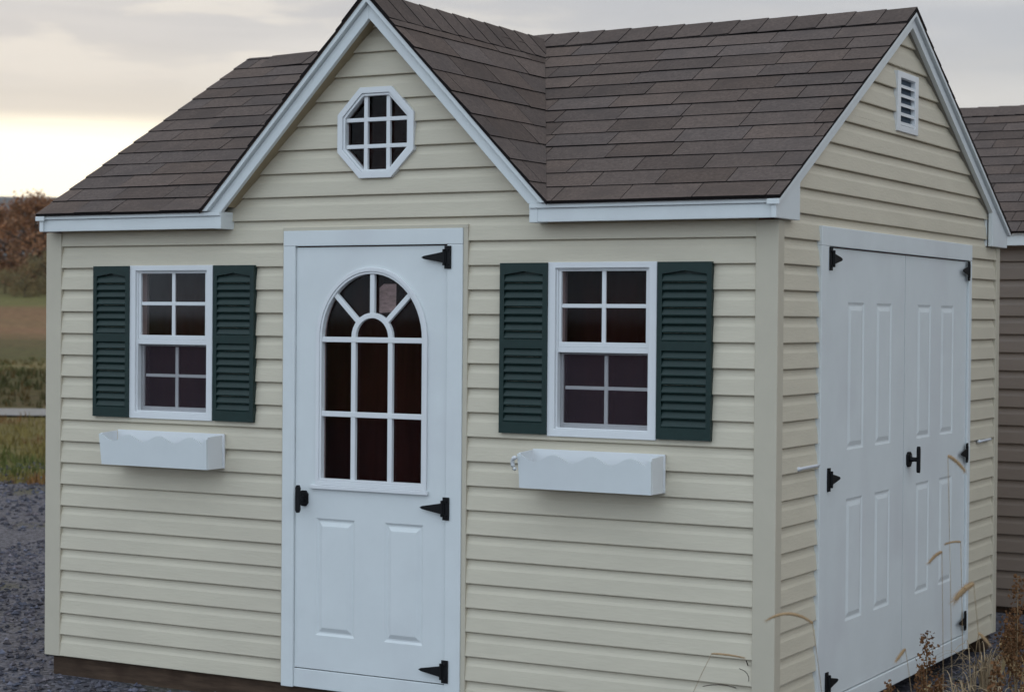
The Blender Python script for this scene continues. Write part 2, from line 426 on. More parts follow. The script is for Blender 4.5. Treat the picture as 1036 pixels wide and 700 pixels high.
# main gable rakes (right side, and the hidden left one)
for f, ox in ((SD, 0.), (lambda u, o, z: (-W + .088 - o, u, z), 0.)):
    RO = .046
    mb = MB(f); oT2, iT2 = .032, .080
    line = lambda off, y: ZR - off - SM * abs(y - YR)
    for s, ye, yb in ((-1, -FO, .150), (1, D + .045, D - .235)):
        P = [(YR, ZR - oT2), (ye, line(oT2, ye)), (ye, 1.9965), (yb, 1.9965), (yb, line(iT2, yb)), (YR, ZR - iT2)]
        mb.prism(P if s > 0 else P[::-1], .024, RO)
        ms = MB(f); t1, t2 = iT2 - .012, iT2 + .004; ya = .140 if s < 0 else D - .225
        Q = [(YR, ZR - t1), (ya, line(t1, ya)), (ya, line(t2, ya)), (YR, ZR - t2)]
        ms.prism(Q if s > 0 else Q[::-1], .001, .0235); ms.build('soffit', M['soffit_shade'], shed)
    mb.build('rake_board', M['white'], shed, bevel=.002)
    mb = MB(f)
    for s, ye in ((-1, -FO - .01), (1, D + .05)):
        P = [(YR, ZR - .010), (ye, line(.010, ye)), (ye, line(.0295, ye)), (YR, ZR - .0295)]
        mb.prism(P if s > 0 else P[::-1], .010, RO + .016)
    mb.build('rake_trim', M['white'], shed, bevel=.0015)
    mb = MB(f)                                          # box side under the overhang and soffit strips
    mb.box((.150 - .012, .001, 1.998), (.1495, .0163, 2.14)); mb.build('rake_end_box', M['white'], shed)
    mb = MB(f); mb.box((D - .2345, .001, 1.998), (D - .222, .0163, 2.16))
    mb.build('rake_end_box', M['white'], shed)

# ------------------------------------------------------------------ flat face with holes
def faced(mb, outer, holes, out, mi=0):
    loops = [[Vector((u, z, 0)) for u, z in l] for l in [outer] + holes]
    flat = [p for l in loops for p in l]
    tr = tessellate_polygon(loops)
    mb.add([(p.x, out, p.y) for p in flat], [tuple(t) for t in tr], mi)
def raised(mb, x0, x1, z0, z1, out):
    """embossed steel panel: groove, then a raised field"""
    k_ = 1 if mb.f is FR else .62
    lo = [(0, 0), (.010, -.0065 * k_), (.016, -.0065 * k_), (.034, .0015 * k_), (.040, .0018 * k_)]
    vs = []
    for d, h in lo: vs += [(x0 + d, out + h, z0 + d), (x1 - d, out + h, z0 + d), (x1 - d, out + h, z1 - d), (x0 + d, out + h, z1 - d)]
    fs = []
    for k in range(len(lo) - 1):
        for i in range(4): fs.append((k*4 + i, k*4 + (i+1) % 4, (k+1)*4 + (i+1) % 4, (k+1)*4 + i))
    k = (len(lo) - 1) * 4; fs.append((k, k+1, k+2, k+3)); mb.add(vs, fs)
rect = lambda x0, x1, z0, z1: [(x0, z0), (x1, z0), (x1, z1), (x0, z1)]
def slab(mb, x0, x1, z0, z1, o0, o1):
    """rim and back of a door leaf, front face left open"""
    mb.add([(x0, o0, z0), (x1, o0, z0), (x1, o0, z1), (x0, o0, z1), (x0, o1, z0), (x1, o1, z0), (x1, o1, z1), (x0, o1, z1)],
           [(0, 1, 5, 4), (1, 2, 6, 5), (2, 3, 7, 6), (3, 0, 4, 7)])

def hinge(f, parent, u, out, z, s, tip=.115, off=.018, tall=.096):
    """strap hinge: plate on the casing, tapering strap pointing in direction s"""
    mb = MB(f); h = tall / 2
    mb.prism([(u - .016, z - h), (u + .016, z - h), (u + .016, z + h), (u - .016, z + h)], out, out + .0045)
    P = [(u + s * .005, z + .026), (u + s * .03, z + .021), (u + s * tip, z + .0065), (u + s * (tip + .012), z), (u + s * tip, z - .0065), (u + s * .03, z - .021), (u + s * .005, z - .026)]
    mb.prism(P if s > 0 else P[::-1], out + .0048, out + .009)
    for k in (-.03, .03): mb.prism([(u + .006 * math.cos(a * PI / 4) , z + k + .006 * math.sin(a * PI / 4)) for a in range(8)], out + .0045, out + .008)
    k = [mb.f(u + s * .016, out + .008, z + q) for q in (-.034, .034)]
    m2 = MB(); m2.tube(k, .0065, 8); mb.v += []; b0 = len(mb.v); mb.v += m2.v; mb.fc += [[b0 + i for i in ff] for ff in m2.fc]; mb.mi += m2.mi
    return mb.build('hinge', M['black'], parent, bevel=.001)

# ================================================================== entrance door (front)
mb = MB(FR)                                             # casing
mb.box((-2.303, .000, -.012), (-2.2405, .026, 1.9165)); mb.box((-1.464, .000, -.012), (-1.388, .026, 1.9165))
mb.box((-2.303, .000, 1.917), (-1.388, .0265, 1.984)); mb.box((-2.240, -.01, -.010), (-1.4645, .017, .071))
mb.build('door_casing', M['white'], shed, bevel=.0025)
mb = MB(FR); mb.box((-1.3875, .002, 0), (-1.366, .0205, 1.984)); mb.box((-2.309, .002, 0), (-2.3035, .0205, 1.984)); mb.box((-2.309, .002, 1.9845), (-1.366, .0205, 1.999))
mb.build('siding_channel', M['trimb'], shed, bevel=.001)
DX0, DX1, DZ0, DZ1, DO = -2.2385, -1.4705, .076, 1.9115, .014
gx0, gx1, gzb, gsp = -2.107, -1.583, .903, 1.515; gcx = (gx0 + gx1) / 2; gr = (gx1 - gx0) / 2; grz = .286
def arch(pad, n=28, bot=None):
    r, rz = gr + pad, grz + pad
    return [(gcx + r * math.cos(PI * i / n), gsp + rz * math.sin(PI * i / n)) for i in range(n + 1)] + [(gcx - r, (gzb if bot is None else bot) - pad), (gcx + r, (gzb if bot is None else bot) - pad)]
mb = MB(FR)
slab(mb, DX0, DX1, DZ0, DZ1, -.03, DO)
pn = [(-2.128, -1.925, .225, .735), (-1.772, -1.578, .225, .735)]
faced(mb, rect(DX0, DX1, DZ0, DZ1), [arch(.004)] + [rect(*p) for p in pn], DO)
for p in pn: raised(mb, *p, DO)
a = arch(.004); n = len(a)
mb.add([(u, DO, z) for u, z in a] + [(u, -.03, z) for u, z in a], [(i, (i+1) % n, n + (i+1) % n, n + i) for i in range(n)])
door = mb.build('entrance_door', M['white'], shed)
mb = MB(FR)
mb.ring(arch(.022), arch(.004), DO + .0005, DO + .010); mb.ring(arch(.0038), arch(-.006), -.012, DO + .006)
mb.box((gx0 - .045, DO + .0006, gzb - .040), (gx1 + .03, DO + .016, gzb - .0225))
mb.build('glazing_frame', M['whitep'], door, bevel=.0022)
mb = MB(FR); bw = .0115; o0, o1 = -.004, .014
for x in (-1.939, -1.751): mb.box((x - bw, o0, gzb + .006), (x + bw, o1, gsp - .0125))
for z in (1.512, 1.190): mb.box((gx0 + .005, o0 + .001, z - bw), (gx1 - .005, o1 + .0015, z + bw))
ri = .094
N = 16
A = [(gcx + (ri + bw) * math.cos(PI * i / N), gsp + .008 + (ri + bw) * math.sin(PI * i / N)) for i in range(N + 1)]
B = [(gcx + (ri - bw) * math.cos(PI * i / N), gsp + .008 + (ri - bw) * math.sin(PI * i / N)) for i in range(N + 1)]
mb.ring(A, B, o0, o1, closed=False)
for an in (45, 90, 135):
    t = math.radians(an); d = Vector((math.cos(t), math.sin(t))); q = Vector((-d.y, d.x)) * bw
    re = 1 / math.sqrt((d.x / gr) ** 2 + (d.y / grz) ** 2) - .003
    p0 = Vector((gcx, gsp + .004)) + d * (ri + .008); p1 = Vector((gcx, gsp)) + d * re
    mb.prism([tuple(p0 - q), tuple(p1 - q), tuple(p1 + q), tuple(p0 + q)], o0, o1 - .0006)
mb.build('grille', M['whitep'], door, bevel=.002)
mb = MB(FR); P = arch(.002); mb.add([(u, -.006, z) for u, z in P], [tuple(range(len(P)))]); mb.build('pane', M['glass'], door)
mb = MB(FR); mb.prism([(-1.822, 1.628), (-1.738, 1.632), (-1.736, 1.752), (-1.800, 1.752), (-1.822, 1.735)], -.0105, -.009); mb.build('pale_patch', M['patch_grey'], door)  # mottled grey patch set just behind the door pane
def disc(cx, cz, pr):
    n = 16; vs = []
    for o, r in pr: vs += [(cx + r * math.cos(2*PI*i/n), o, cz + r * math.sin(2*PI*i/n)) for i in range(n)]
    fs = [(k*n + i, k*n + (i+1) % n, (k+1)*n + (i+1) % n, (k+1)*n + i) for k in range(len(pr) - 1) for i in range(n)] + [tuple(range(n)), tuple(range((len(pr)-1)*n, len(pr)*n))]
    return vs, fs
def tee_handle(f, u, z, name, parent, r=1.):
    mb = MB(f)
    mb.prism([(u + .030 * a * r, z + .034 * b) for a, b in ((-.5, -1), (.5, -1), (1, -.6), (1, .6), (.5, 1), (-.5, 1), (-1, .6), (-1, -.6))], DO, DO + .010)
    mb.add(*disc(u, z, [(DO + .0102, .013), (DO + .030, .010), (DO + .042, .010)]))
    mb.prism([(u + .011 * a, z + .060 * b) for a, b in ((-.5, -1), (.5, -1), (1, -.8), (1, .8), (.5, 1), (-.5, 1), (-1, .8), (-1, -.8))], DO + .0422, DO + .056)
    return mb.build(name, M['black'], parent, bevel=.002)
tee_handle(FR, -2.190, .818, 'door_handle', door, .75)
for z in (1.862, .812, .130): hinge(FR, door, -1.458, .0275, z, -1)

# ================================================================== double door (side)
mb = MB(SD)
mb.box((.452, .000, -.012), (.546, .026, 1.9125)); mb.box((2.532, .000, -.012), (2.578, .026, 1.9125))
mb.box((.452, .000, 1.913), (2.578, .0265, 1.992)); mb.box((.5465, -.01, -.010), (2.5315, .022, .060))
mb.build('door_casing', M['white'], shed, bevel=.0025)
for (u0, u1, lab, pcols) in ((.552, 1.553, 'left leaf of the white double door', ((.80, 1.005), (1.165, 1.370))), (1.560, 2.527, 'right leaf of the white double door with the black handle', ((1.745, 1.945), (2.105, 2.310)))):
    mb = MB(SD); slab(mb, u0, u1, .066, 1.9075, -.03, DO)
    pn = [(a, b, z0, z1) for a, b in pcols for z0, z1 in ((.355, .868), (1.072, 1.688))]
    faced(mb, rect(u0, u1, .066, 1.9075), [rect(*p) for p in pn], DO)
    for p in pn: raised(mb, *p, DO)
    dd = mb.build('door', M['white'], shed, label=lab)
    s = 1 if u0 < 1 else -1
    for z in (1.862, .965, .135): hinge(SD, dd, (.548 if s > 0 else 2.512), .0275, z, s, tip=.11)
    if s < 0:
        tee_handle(SD, 1.625, .985, 'door_handle', dd)
# hold open hooks beside the double door
for y0, y1, z in ((.23, .455, 1.028), (2.76, 2.97, 1.008)):
    mb = MB(SD); m2 = []
    pts = [SD(y0 + (y1 - y0) * t, .020, z + .002 * t) for t in [i / 8 for i in range(9)]]
    mt = MB(); mt.tube(pts, .0065, 8)
    mt.tube([SD(y0 + .004, .006, z), SD(y0 + .004, .024, z)], .009, 8)
    mt.build('hold_open_hook', [M['steel'], M['skid']], shed, smooth=True)

# ================================================================== windows
def window(x0, x1, z0, z1, label):
    mb = MB(FR); o = .026
    w = .034
    mb.ring(rect(x0, x1, z0, z1), rect(x0 + w, x1 - w, z0 + .030, z1 - .024), .000, o)
    mb.ring(rect(x0 + w, x1 - w, z0 + .030, z1 - .024), rect(x0 + w + .008, x1 - w - .008, z0 + .036, z1 - .030), -.05, o - .010)
    fr = mb.build('window', M['whitep'], shed, bevel=.002, label=label)
    zm = z0 + .362
    a, b = x0 + w + .008, x1 - w - .008
    # upper sash
    mb = MB(FR)
    zt = z1 - .030
    mb.ring(rect(a, b, zm, zt), rect(a + .012, b - .012, zm + .020, zt - .006), -.012, .010)
    xm = (a + b) / 2; zc = (zm + .020 + zt) / 2
    mb.box((xm - .009, -.006, zm + .020), (xm + .009, .004, zt - .006)); mb.box((a + .012, -.0065, zc - .008), (b - .012, .0045, zc + .008))
    mb.build('upper_sash', M['whitep'], fr, bevel=.0015)
    mb = MB(FR); mb.add([(a, -.002, zm), (b, -.002, zm), (b, -.002, zt), (a, -.002, zt)], [(0, 1, 2, 3)]); mb.build('pane', M['glass'], fr)
    # lower sash, behind, with an insect screen in front
    mb = MB(FR); zb = z0 + .036
    mb.box((a, .000, zm - .022), (b, .013, zm - .0005))
    mb.ring(rect(a, b, zb, zm - .023), rect(a + .009, b - .009, zb + .018, zm - .030), -.034, -.018)
    xm = (a + b) / 2; zc = (zb + zm) / 2 - .002
    mb.box((xm - .008, -.032, zb + .018), (xm + .008, -.022, zm - .034)); mb.box((a + .016, -.0325, zc - .007), (b - .016, -.0225, zc + .007))
    mb.build('lower_sash', M['whitep'], fr, bevel=.0015)
    mb = MB(FR); mb.add([(a, -.028, zb), (b, -.028, zb), (b, -.028, zm), (a, -.028, zm)], [(0, 1, 2, 3)]); mb.build('pane', M['glass'], fr)
    mb = MB(FR); mb.add([(a + .001, -.008, zb), (b - .001, -.008, zb), (b - .001, -.008, zm - .022), (a + .001, -.008, zm - .022)], [(0, 1, 2, 3)]); mb.build('insect_screen', M['screen'], fr)
    mb = MB(FR)                                         # dark reveal lining
    mb.ring(rect(x0 + w, x1 - w, z0 + .03, z1 - .024), rect(a + .004, b - .004, z0 + .04, z1 - .034), -.06, -.051); mb.build('track', M['gasket'], fr)
window(-3.173, -2.693, 1.138, 1.838, 'white sash window left of the entrance door')
window(-.985, -.498, 1.134, 1.838, 'white sash window right of the entrance door')
# octagonal window
def octo(r): return [(OX + r / math.cos(PI/8) * math.cos(PI/8 + i * PI/4), OZ + r / math.cos(PI/8) * math.sin(PI/8 + i * PI/4)) for i in range(8)]
mb = MB(FR); mb.ring(octo(.194), octo(.168), 0, .028); mb.ring(octo(.1675), octo(.157), -.02, .022)
oc = mb.build('octagonal_window', M['whitep'], shed, bevel=.002)
mb = MB(FR)
for q in (-.057, .057):
    mb.box((OX + q - .0095, -.003, OZ - .1565 ), (OX + q + .0095, .012, OZ + .1565)); mb.box((OX - .1565, -.0035, OZ + q - .0085), (OX + .1565, .0125, OZ + q + .0085))
mb.build('grille', M['whitep'], oc, bevel=.0015)
mb = MB(FR); P = octo(.160); mb.add([(u, -.006, z) for u, z in P], [tuple(range(8))]); mb.build('pane', M['glass'], oc)

# added sheets behind the glass; the room's dimness is put into their colour
def backing_sheet(x0, x1, z0, z1, d, parent, seed):
    mb = MB(); n = 60; vs = []
    for i in range(n + 1):
        x = x0 + (x1 - x0) * i / n; y = d + .010 * math.sin(x * 46 + seed) + .012 * noise.noise(Vector((x * 9, seed, 0)))
        vs += [(x, y, z0), (x + .004, y, z1)]
    mb.add(vs, [(2*i, 2*i + 2, 2*i + 3, 2*i + 1) for i in range(n)]); mb.build('dark_backing', M['dark_backing'], parent, smooth=True)
wins = [o for o in shed.children if o.name.split('.')[0] in ('window', 'octagonal_window')]
M['dark_backing'] = mat('dim_room_brown', (.036, .0125, .0105), .9, .1, .3, 5, stretch=(5, 1, .5))
backing_sheet(-3.25, -2.60, 1.08, 1.90, .17, wins[0], 1); backing_sheet(-1.06, -.44, 1.08, 1.90, .17, wins[1], 2); backing_sheet(-2.04, -1.60, 2.17, 2.62, .12, wins[2], 3); backing_sheet(-2.22, -1.45, .80, 1.88, .15, door, 4)

# ================================================================== shutters
def shutter(x0, x1, z0=1.140, z1=1.836):
    mb = MB(FR); st = .021; o0, o1 = .010, .034
    L, H = x0 + st, x1 - st; zmid0, zmid1 = 1.488, 1.524
    top = 1.793; n = 10
    archp = [(H - (H - L) * i / n, top - .004 + .013 * (1 - abs(2 * i / n - 1))) for i in range(n + 1)]
    outer = rect(x0, x1, z0, z1)
    up = [(L, zmid1), (H, zmid1)] + archp
    lo_ = rect(L, H, z0 + .046, zmid0)
    faced(mb, outer, [up, lo_], o1)
    for lp in (outer, up, lo_):
        n2 = len(lp); mb.add([(u, o0, z) for u, z in lp] + [(u, o1, z) for u, z in lp], [(i, (i+1) % n2, n2 + (i+1) % n2, n2 + i) for i in range(n2)])
    mb.add([(L, o0 + .004, z0 + .05), (H, o0 + .004, z0 + .05), (H, o0 + .004, 1.80), (L, o0 + .004, 1.80)], [(0, 1, 2, 3)])
    for za, zb, k in ((z0 + .046, zmid0, 9), (zmid1, top - .004, 8)):
        e = (zb - za) / k
        for i in range(k):
            z = za + i * e
            mb.add([(L, .033, z + .001), (H, .033, z + .001), (H, .0345, z + .006), (L, .0345, z + .006), (H, .0215, z + e - .001), (L, .0215, z + e - .001), (H, .0145, z + .001), (L, .0145, z + .001)],
                   [(0, 1, 2, 3), (3, 2, 4, 5), (0, 1, 6, 7)])
    return mb.build('shutter', M['green'], shed)
for a, b in ((-3.385, -3.171), (-2.684, -2.458), (-1.205, -.984), (-.493, -.261)): shutter(a, b)

# ================================================================== window boxes
def window_box(x0, x1, zb, zt, label):
    mb = MB(FR); d = .142; t = .010; n = 48; tp = .010
    fr = []
    for i in range(n + 1):
        u = i / n; x = x0 + (x1 - x0) * u
        fr.append((x, zt - .009 - .030 * (.5 - .5 * math.cos(2 * PI * 3.5 * u + .2)) * (1 if .04 < u < .96 else .2)))
    P = [(x0 + tp, zb), (x1 - tp * .3, zb)] + fr[::-1]
    m_ = MB(lambda u, o, z: (u, -o + (zt - z) * .06, z))
    m_.prism(P, d - t, d)
    m_.build_ = None
    wb = m_.build('window_box', M['white'], shed, label=label)
    mb.box((x0 + .001, .0155, zb - .001), (x1 - .001, .0255, zt + .004))
    mb.prism([(x0 + tp, zb), (x1 - .003, zb), (x1 - .003, zb + .010), (x0 + tp, zb + .010)], .026, d - t - .008)
    mb.build('back_board', M['whitep'], wb, bevel=.0015)
    for xa in (x0 + .0006, x1 - .0106):
        mb = MB(lambda u, o, z: (xa + o, -u, z)); mb.prism([(.0257, zb), (d - t - .008, zb), (d - t - .001, zt - .006), (.0257, zt)], 0, .010); mb.build('end_board', M['whitep'], wb, bevel=.0015)
    return wb
window_box(-3.240, -2.622, .929, 1.078, 'window box under the left window')
wb = window_box(-1.050, -.456, .929, 1.076, 'window box under the right window, with a pale tie at its left end')
mb = MB()
pts = [Vector((-1.052 + .016 * math.cos(t), -.150 - .006 * math.sin(t * 1.3), 1.028 + .024 * math.sin(t))) for t in [1.2 + i * .42 for i in range(9)]]
mb.tube([tuple(p) for p in pts], .0085, 6); mb.build('tie', M['whitep'], wb, smooth=True)

# ================================================================== gable vent
mb = MB(SD); y0, y1, z0, z1 = 1.392, 1.688, 2.455, 2.722
mb.ring(rect(y0, y1, z0, z1), rect(y0 + .042, y1 - .048, z0 + .028, z1 - .028), 0, .026)
vt = mb.build('gable_vent', M['whitep'], shed, bevel=.003)
mb = MB(SD); e = (z1 - z0 - .06) / 5
for i in range(5):
    z = z0 + .03 + i * e; a, b = y0 + .042, y1 - .048
    mb.add([(a, .022, z), (b, .022, z), (b, .022, z + .010), (a, .022, z + .010), (a, .006, z + e * .50), (b, .006, z + e * .50), (a, .006, z + e * .18), (b, .006, z + e * .18)], [(0, 1, 2, 3), (3, 2, 5, 4), (0, 1, 7, 6)])
mb.build('louvre', M['whitep'], vt)
mb = MB(SD); mb.add([(y0 + .03, .0035, z0 + .02), (y1 - .03, .0035, z0 + .02), (y1 - .03, .0035, z1 - .02), (y0 + .03, .0035, z1 - .02)], [(0, 1, 2, 3)]); mb.build('vent_screen', mat('blue_grey_mesh', (.07, .095, .13), .8, .2), vt)

# ================================================================== NEIGHBOUR SHED
NX0, NX1, NY, NB = -1.32, 3.2, 4.40, -.055
nb = empty('storage_shed', ((NX0 + NX1) / 2, NY + 1.5, G), 'dark taupe sided shed with white eaves standing behind the beige one', 'shed')
mb = MB(lambda u, o, z: (u, NY - o, z)); siding(mb, NB, NB + 2.14, K(NX0 + .04), K(NX1 - .04), [], c=.1065, seed=7, step=.6); mb.build('wall', M['taupe'], nb)
nr = NY + 1.50; nz = 3.035; ny0 = NY - .11; nz0 = 2.135; ns = (nz - nz0) / (nr - ny0)
for f, lo_, in ((lambda u, o, z: (NX0 - o, u, z), 0), (lambda u, o, z: (NX1 + o, u, z), 0)):
    mb = MB(f); siding(mb, NB, nz - .06, lambda z: max(NY, nr - (nz - .04 - z) / ns), lambda z: min(NY + 3, nr + (nz - .04 - z) / ns), [], c=.1065, seed=8, step=1); mb.build('wall', M['taupe'], nb)
mb = MB(lambda u, o, z: (u, NY + 3 + o, z)); siding(mb, NB, NB + 2.14, K(NX0), K(NX1), [], c=.1065, seed=9, step=2); mb.build('wall', M['taupe'], nb)
def nroof(bm, tl):
    rr = random.Random(21); sl = math.hypot(nr - ny0, nz - nz0)
    slope_bm(bm, (NX0 - .04, ny0, nz0), (1, 0, 0), (0, nr - ny0, nz - nz0), NX1 - NX0 + .08, sl, .132, tl, rr, shade=.95)
    slope_bm(bm, (NX0 - .04, 2 * nr - ny0, nz0), (1, 0, 0), (0, ny0 - nr, nz - nz0), NX1 - NX0 + .08, sl, .132, tl, rr)
    x = NX0
    while x < NX1: cap(bm, tl, rr, Vector((x, nr, nz)), Vector((1, 0, 0)), .29, .13, ns); x += .142
roof_obj('roof', nroof, nb)
mb = MB(lambda u, o, z: (u, NY - o, z)); mb.box((NX0 - .03, .065, 2.058), (NX1 + .03, .085, 2.118)); mb.box((NX0 - .03, .066, 2.1185), (NX1 + .03, .094, 2.133)); mb.box((NX0, .002, 2.062), (NX1, .0645, 2.075)); mb.build('eave_fascia', M['white'], nb, bevel=.002)
for x in (NX0, NX1):
    mb = MB(); s = -1 if x == NX0 else 1
    mb.box((x + s * .017, NY - .017, NB), (x - s * .07, NY + .05, 2.06)); mb.build('corner_post', M['trimb'], nb)
mb = MB(); mb.box((NX0 + .05, NY + .03, G - .1), (NX1 - .05, NY + .13, NB - .003)); mb.build('skid', M['skid'], nb)
mb = MB(); mb.box((NX0 + .05, NY + 2.85, G - .1), (NX1 - .05, NY + 2.95, NB - .003)); mb.build('skid', M['skid'], nb)

# ================================================================== GROUND
cam_f = Vector((-.4898, .8717))
def terr(x, y):
    """gentle land: flat yard, low bank beyond the road, slow rise further off"""
    d = (x + 3) * -.49 + y * .87                       # distance away from the camera's side
    n = noise.noise(Vector((x * .05, y * .05, 3)))
    h = 0.
    if d > 27: h += min(1, (d - 27) / 6) * .35
    if d > 40: h += (min(d, 170) - 40) * .045
    h = h + n * .25 * max(0, min(1, (d - 28) / 30))
    e = max(0, min(1, (d - 500) / 1500)); return G + h * (1 - e) + 4 * e
def ground_mat():
    m = bpy.data.materials.new('field_ground'); m.use_nodes = True; nt = m.node_tree; n = nt.nodes; l = nt.links; b = n['Principled BSDF']
    b.inputs['Roughness'].default_value = .95; b.inputs['Specular IOR Level'].default_value = .1
    tc = n.new('ShaderNodeTexCoord')
    def ns(sc, det, vec=None, st=None):
        t = n.new('ShaderNodeTexNoise'); t.inputs['Scale'].default_value = sc; t.inputs['Detail'].default_value = det; t.inputs['Roughness'].default_value = .7
        mp = n.new('ShaderNodeMapping'); mp.inputs['Rotation'].default_value = (0, 0, math.radians(-29.3)); mp.inputs['Scale'].default_value = st or (1, 1, 1)
        l.new(tc.outputs['Object'], mp.inputs[0]); l.new(mp.outputs[0], t.inputs['Vector']); return t.outputs[0]
    def ramp(fac, stops):
        r = n.new('ShaderNodeValToRGB'); cr = r.color_ramp
        for i, (p, c) in enumerate(stops):
            e = cr.elements[i] if i < 2 else cr.elements.new(p)
            e.position = p; e.color = (*c, 1)
        l.new(fac, r.inputs[0]); return r.outputs[0]
    c1 = ramp(ns(.16, 8, st=(.35, 1.6, 1)), [(.32, (.047, .052, .018)), (.45, (.115, .098, .033)), (.56, (.125, .068, .032)), (.70, (.16, .12, .05))])
    c2 = ramp(ns(3.5, 8), [(.3, (.65, .65, .62)), (.72, (1.7, 1.65, 1.5))])
    dp = n.new('ShaderNodeVectorMath'); dp.operation = 'DOT_PRODUCT'; dp.inputs[1].default_value = (-.4898, .8717, 0); l.new(tc.outputs['Object'], dp.inputs[0])
    wb_ = n.new('ShaderNodeMath'); wb_.operation = 'MULTIPLY_ADD'; wb_.inputs[1].default_value = 7.; l.new(ns(.25, 5), wb_.inputs[0]); l.new(dp.outputs['Value'], wb_.inputs[2])
    sc_ = n.new('ShaderNodeMath'); sc_.operation = 'MULTIPLY_ADD'; sc_.inputs[1].default_value = 1 / 120; sc_.inputs[2].default_value = (7.4 - 3.5) / 120; l.new(wb_.outputs[0], sc_.inputs[0])
    q = lambda a: a / 120                                # mown strips of the field, by metres from the road side
    c3 = ramp(sc_.outputs[0], [(q(20), (.13, .115, .045)), (q(33), (.12, .10, .04)), (q(36), (.055, .045, .022)), (q(46), (.06, .062, .026)), (q(49), (.17, .14, .07)), (q(52), (.06, .068, .026)), (q(60), (.08, .07, .035)), (q(66), (.20, .115, .07)), (q(84), (.18, .11, .065)), (q(90), (.13, .135, .055)), (q(112), (.11, .11, .05))])
    bl = n.new('ShaderNodeMix'); bl.data_type = 'RGBA'; bl.inputs['Factor'].default_value = .75; l.new(c1, bl.inputs['A']); l.new(c3, bl.inputs['B']); c1 = bl.outputs['Result']
    v = n.new('ShaderNodeVectorMath'); v.operation = 'MULTIPLY'; l.new(c1, v.inputs[0]); l.new(c2, v.inputs[1]); l.new(v.outputs[0], b.inputs['Base Color'])
    bp = n.new('ShaderNodeBump'); bp.inputs['Strength'].default_value = .8; bp.inputs['Distance'].default_value = .05; l.new(ns(14, 6), bp.inputs['Height']); l.new(bp.outputs[0], b.inputs['Normal'])
    return m
def gravel_mat():
    m = bpy.data.materials.new('gravel_bed'); m.use_nodes = True; nt = m.node_tree; n = nt.nodes; l = nt.links; b = n['Principled BSDF']
    b.inputs['Roughness'].default_value = .92; b.inputs['Specular IOR Level'].default_value = .15
    tc = n.new('ShaderNodeTexCoord'); vo = n.new('ShaderNodeTexVoronoi'); vo.inputs['Scale'].default_value = 46; l.new(tc.outputs['Object'], vo.inputs['Vector'])
    r = n.new('ShaderNodeValToRGB'); r.color_ramp.elements[0].color = (.036, .035, .043, 1); r.color_ramp.elements[1].color = (.15, .145, .168, 1)
    sp = n.new('ShaderNodeSeparateColor'); l.new(vo.outputs['Color'], sp.inputs[0]); l.new(sp.outputs[0], r.inputs[0])
    t2 = n.new('ShaderNodeTexNoise'); t2.inputs['Scale'].default_value = .8; t2.inputs['Detail'].default_value = 7; l.new(tc.outputs['Object'], t2.inputs['Vector'])
    mr = n.new('ShaderNodeMapRange'); mr.inputs[1].default_value = .56; mr.inputs[2].default_value = .70; l.new(t2.outputs[0], mr.inputs[0])
    mx = n.new('ShaderNodeMix'); mx.data_type = 'RGBA'; mx.inputs['B'].default_value = (.085, .078, .045, 1); l.new(mr.outputs[0], mx.inputs['Factor']); l.new(r.outputs[0], mx.inputs['A'])
    l.new(mx.outputs['Result'], b.inputs['Base Color'])
    bp = n.new('ShaderNodeBump'); bp.inputs['Strength'].default_value = .9; bp.inputs['Distance'].default_value = .012; bp.invert = True; l.new(vo.outputs['Distance'], bp.inputs['Height']); l.new(bp.outputs[0], b.inputs['Normal'])
    return m
def polar_sheet(name, m, zoff=0., rings=None, segs=160):
    mb = MB(); c0 = Vector((0, 0)); rs = rings
    vs = [(0, 0, terr(0, 0) + zoff)]; fs = []
    for r in rs:
        for i in range(segs): a = 2*PI*i/segs; x, y = r*math.cos(a), r*math.sin(a); vs.append((x, y, terr(x, y) + zoff))
    for i in range(segs): fs.append((0, 1 + i, 1 + (i+1) % segs))
    for k in range(len(rs) - 1):
        for i in range(segs): fs.append((1 + k*segs + i, 1 + (k+1)*segs + i, 1 + (k+1)*segs + (i+1) % segs, 1 + k*segs + (i+1) % segs))
    mb.add(vs, fs); return mb.build(name, m, smooth=True)
rings = [1.5 * 1.12 ** i for i in range(68)]
tag(polar_sheet('ground', ground_mat(), 0., rings), kind='structure')
# local frame: a = along the view direction, s = sideways (left positive)
VD = Vector((-.4898, .8717)); SV = Vector((-.8717, -.4898))
C0 = Vector((2.746, -6.946))
def pt(a, s): p = C0 + VD * a + SV * s; return p
def strip_sheet(name, m, a_edge, s0, s1, zoff, n=40, k=6):
    mb = MB(); vs = []; fs = []
    for i in range(n + 1):
        s = s0 + (s1 - s0) * i / n; a0, a1 = a_edge(s)
        for j in range(k + 1):
            p = pt(a0 + (a1 - a0) * j / k, s); vs.append((p.x, p.y, terr(p.x, p.y) + zoff))
    for i in range(n):
        for j in range(k): fs.append((i*(k+1) + j, (i+1)*(k+1) + j, (i+1)*(k+1) + j + 1, i*(k+1) + j + 1))
    mb.add(vs, fs); o = mb.build(name, m, smooth=True); return tag(o, kind='structure')
GE = 19.6
strip_sheet('gravel_yard', gravel_mat(), lambda s: (-12, GE + .35 * noise.noise(Vector((s * .8, 0, 0))) + .12 * noise.noise(Vector((s * 5, 0, 0)))), -18, 22, .004, n=300, k=24)
road = mat('pale_road', (.21, .205, .20), .9, .2, .2, 6, .3, 40)
strip_sheet('road', road, lambda s: (32.2 + .02 * s, 34.6 + .02 * s), -40, 60, .035, n=60)

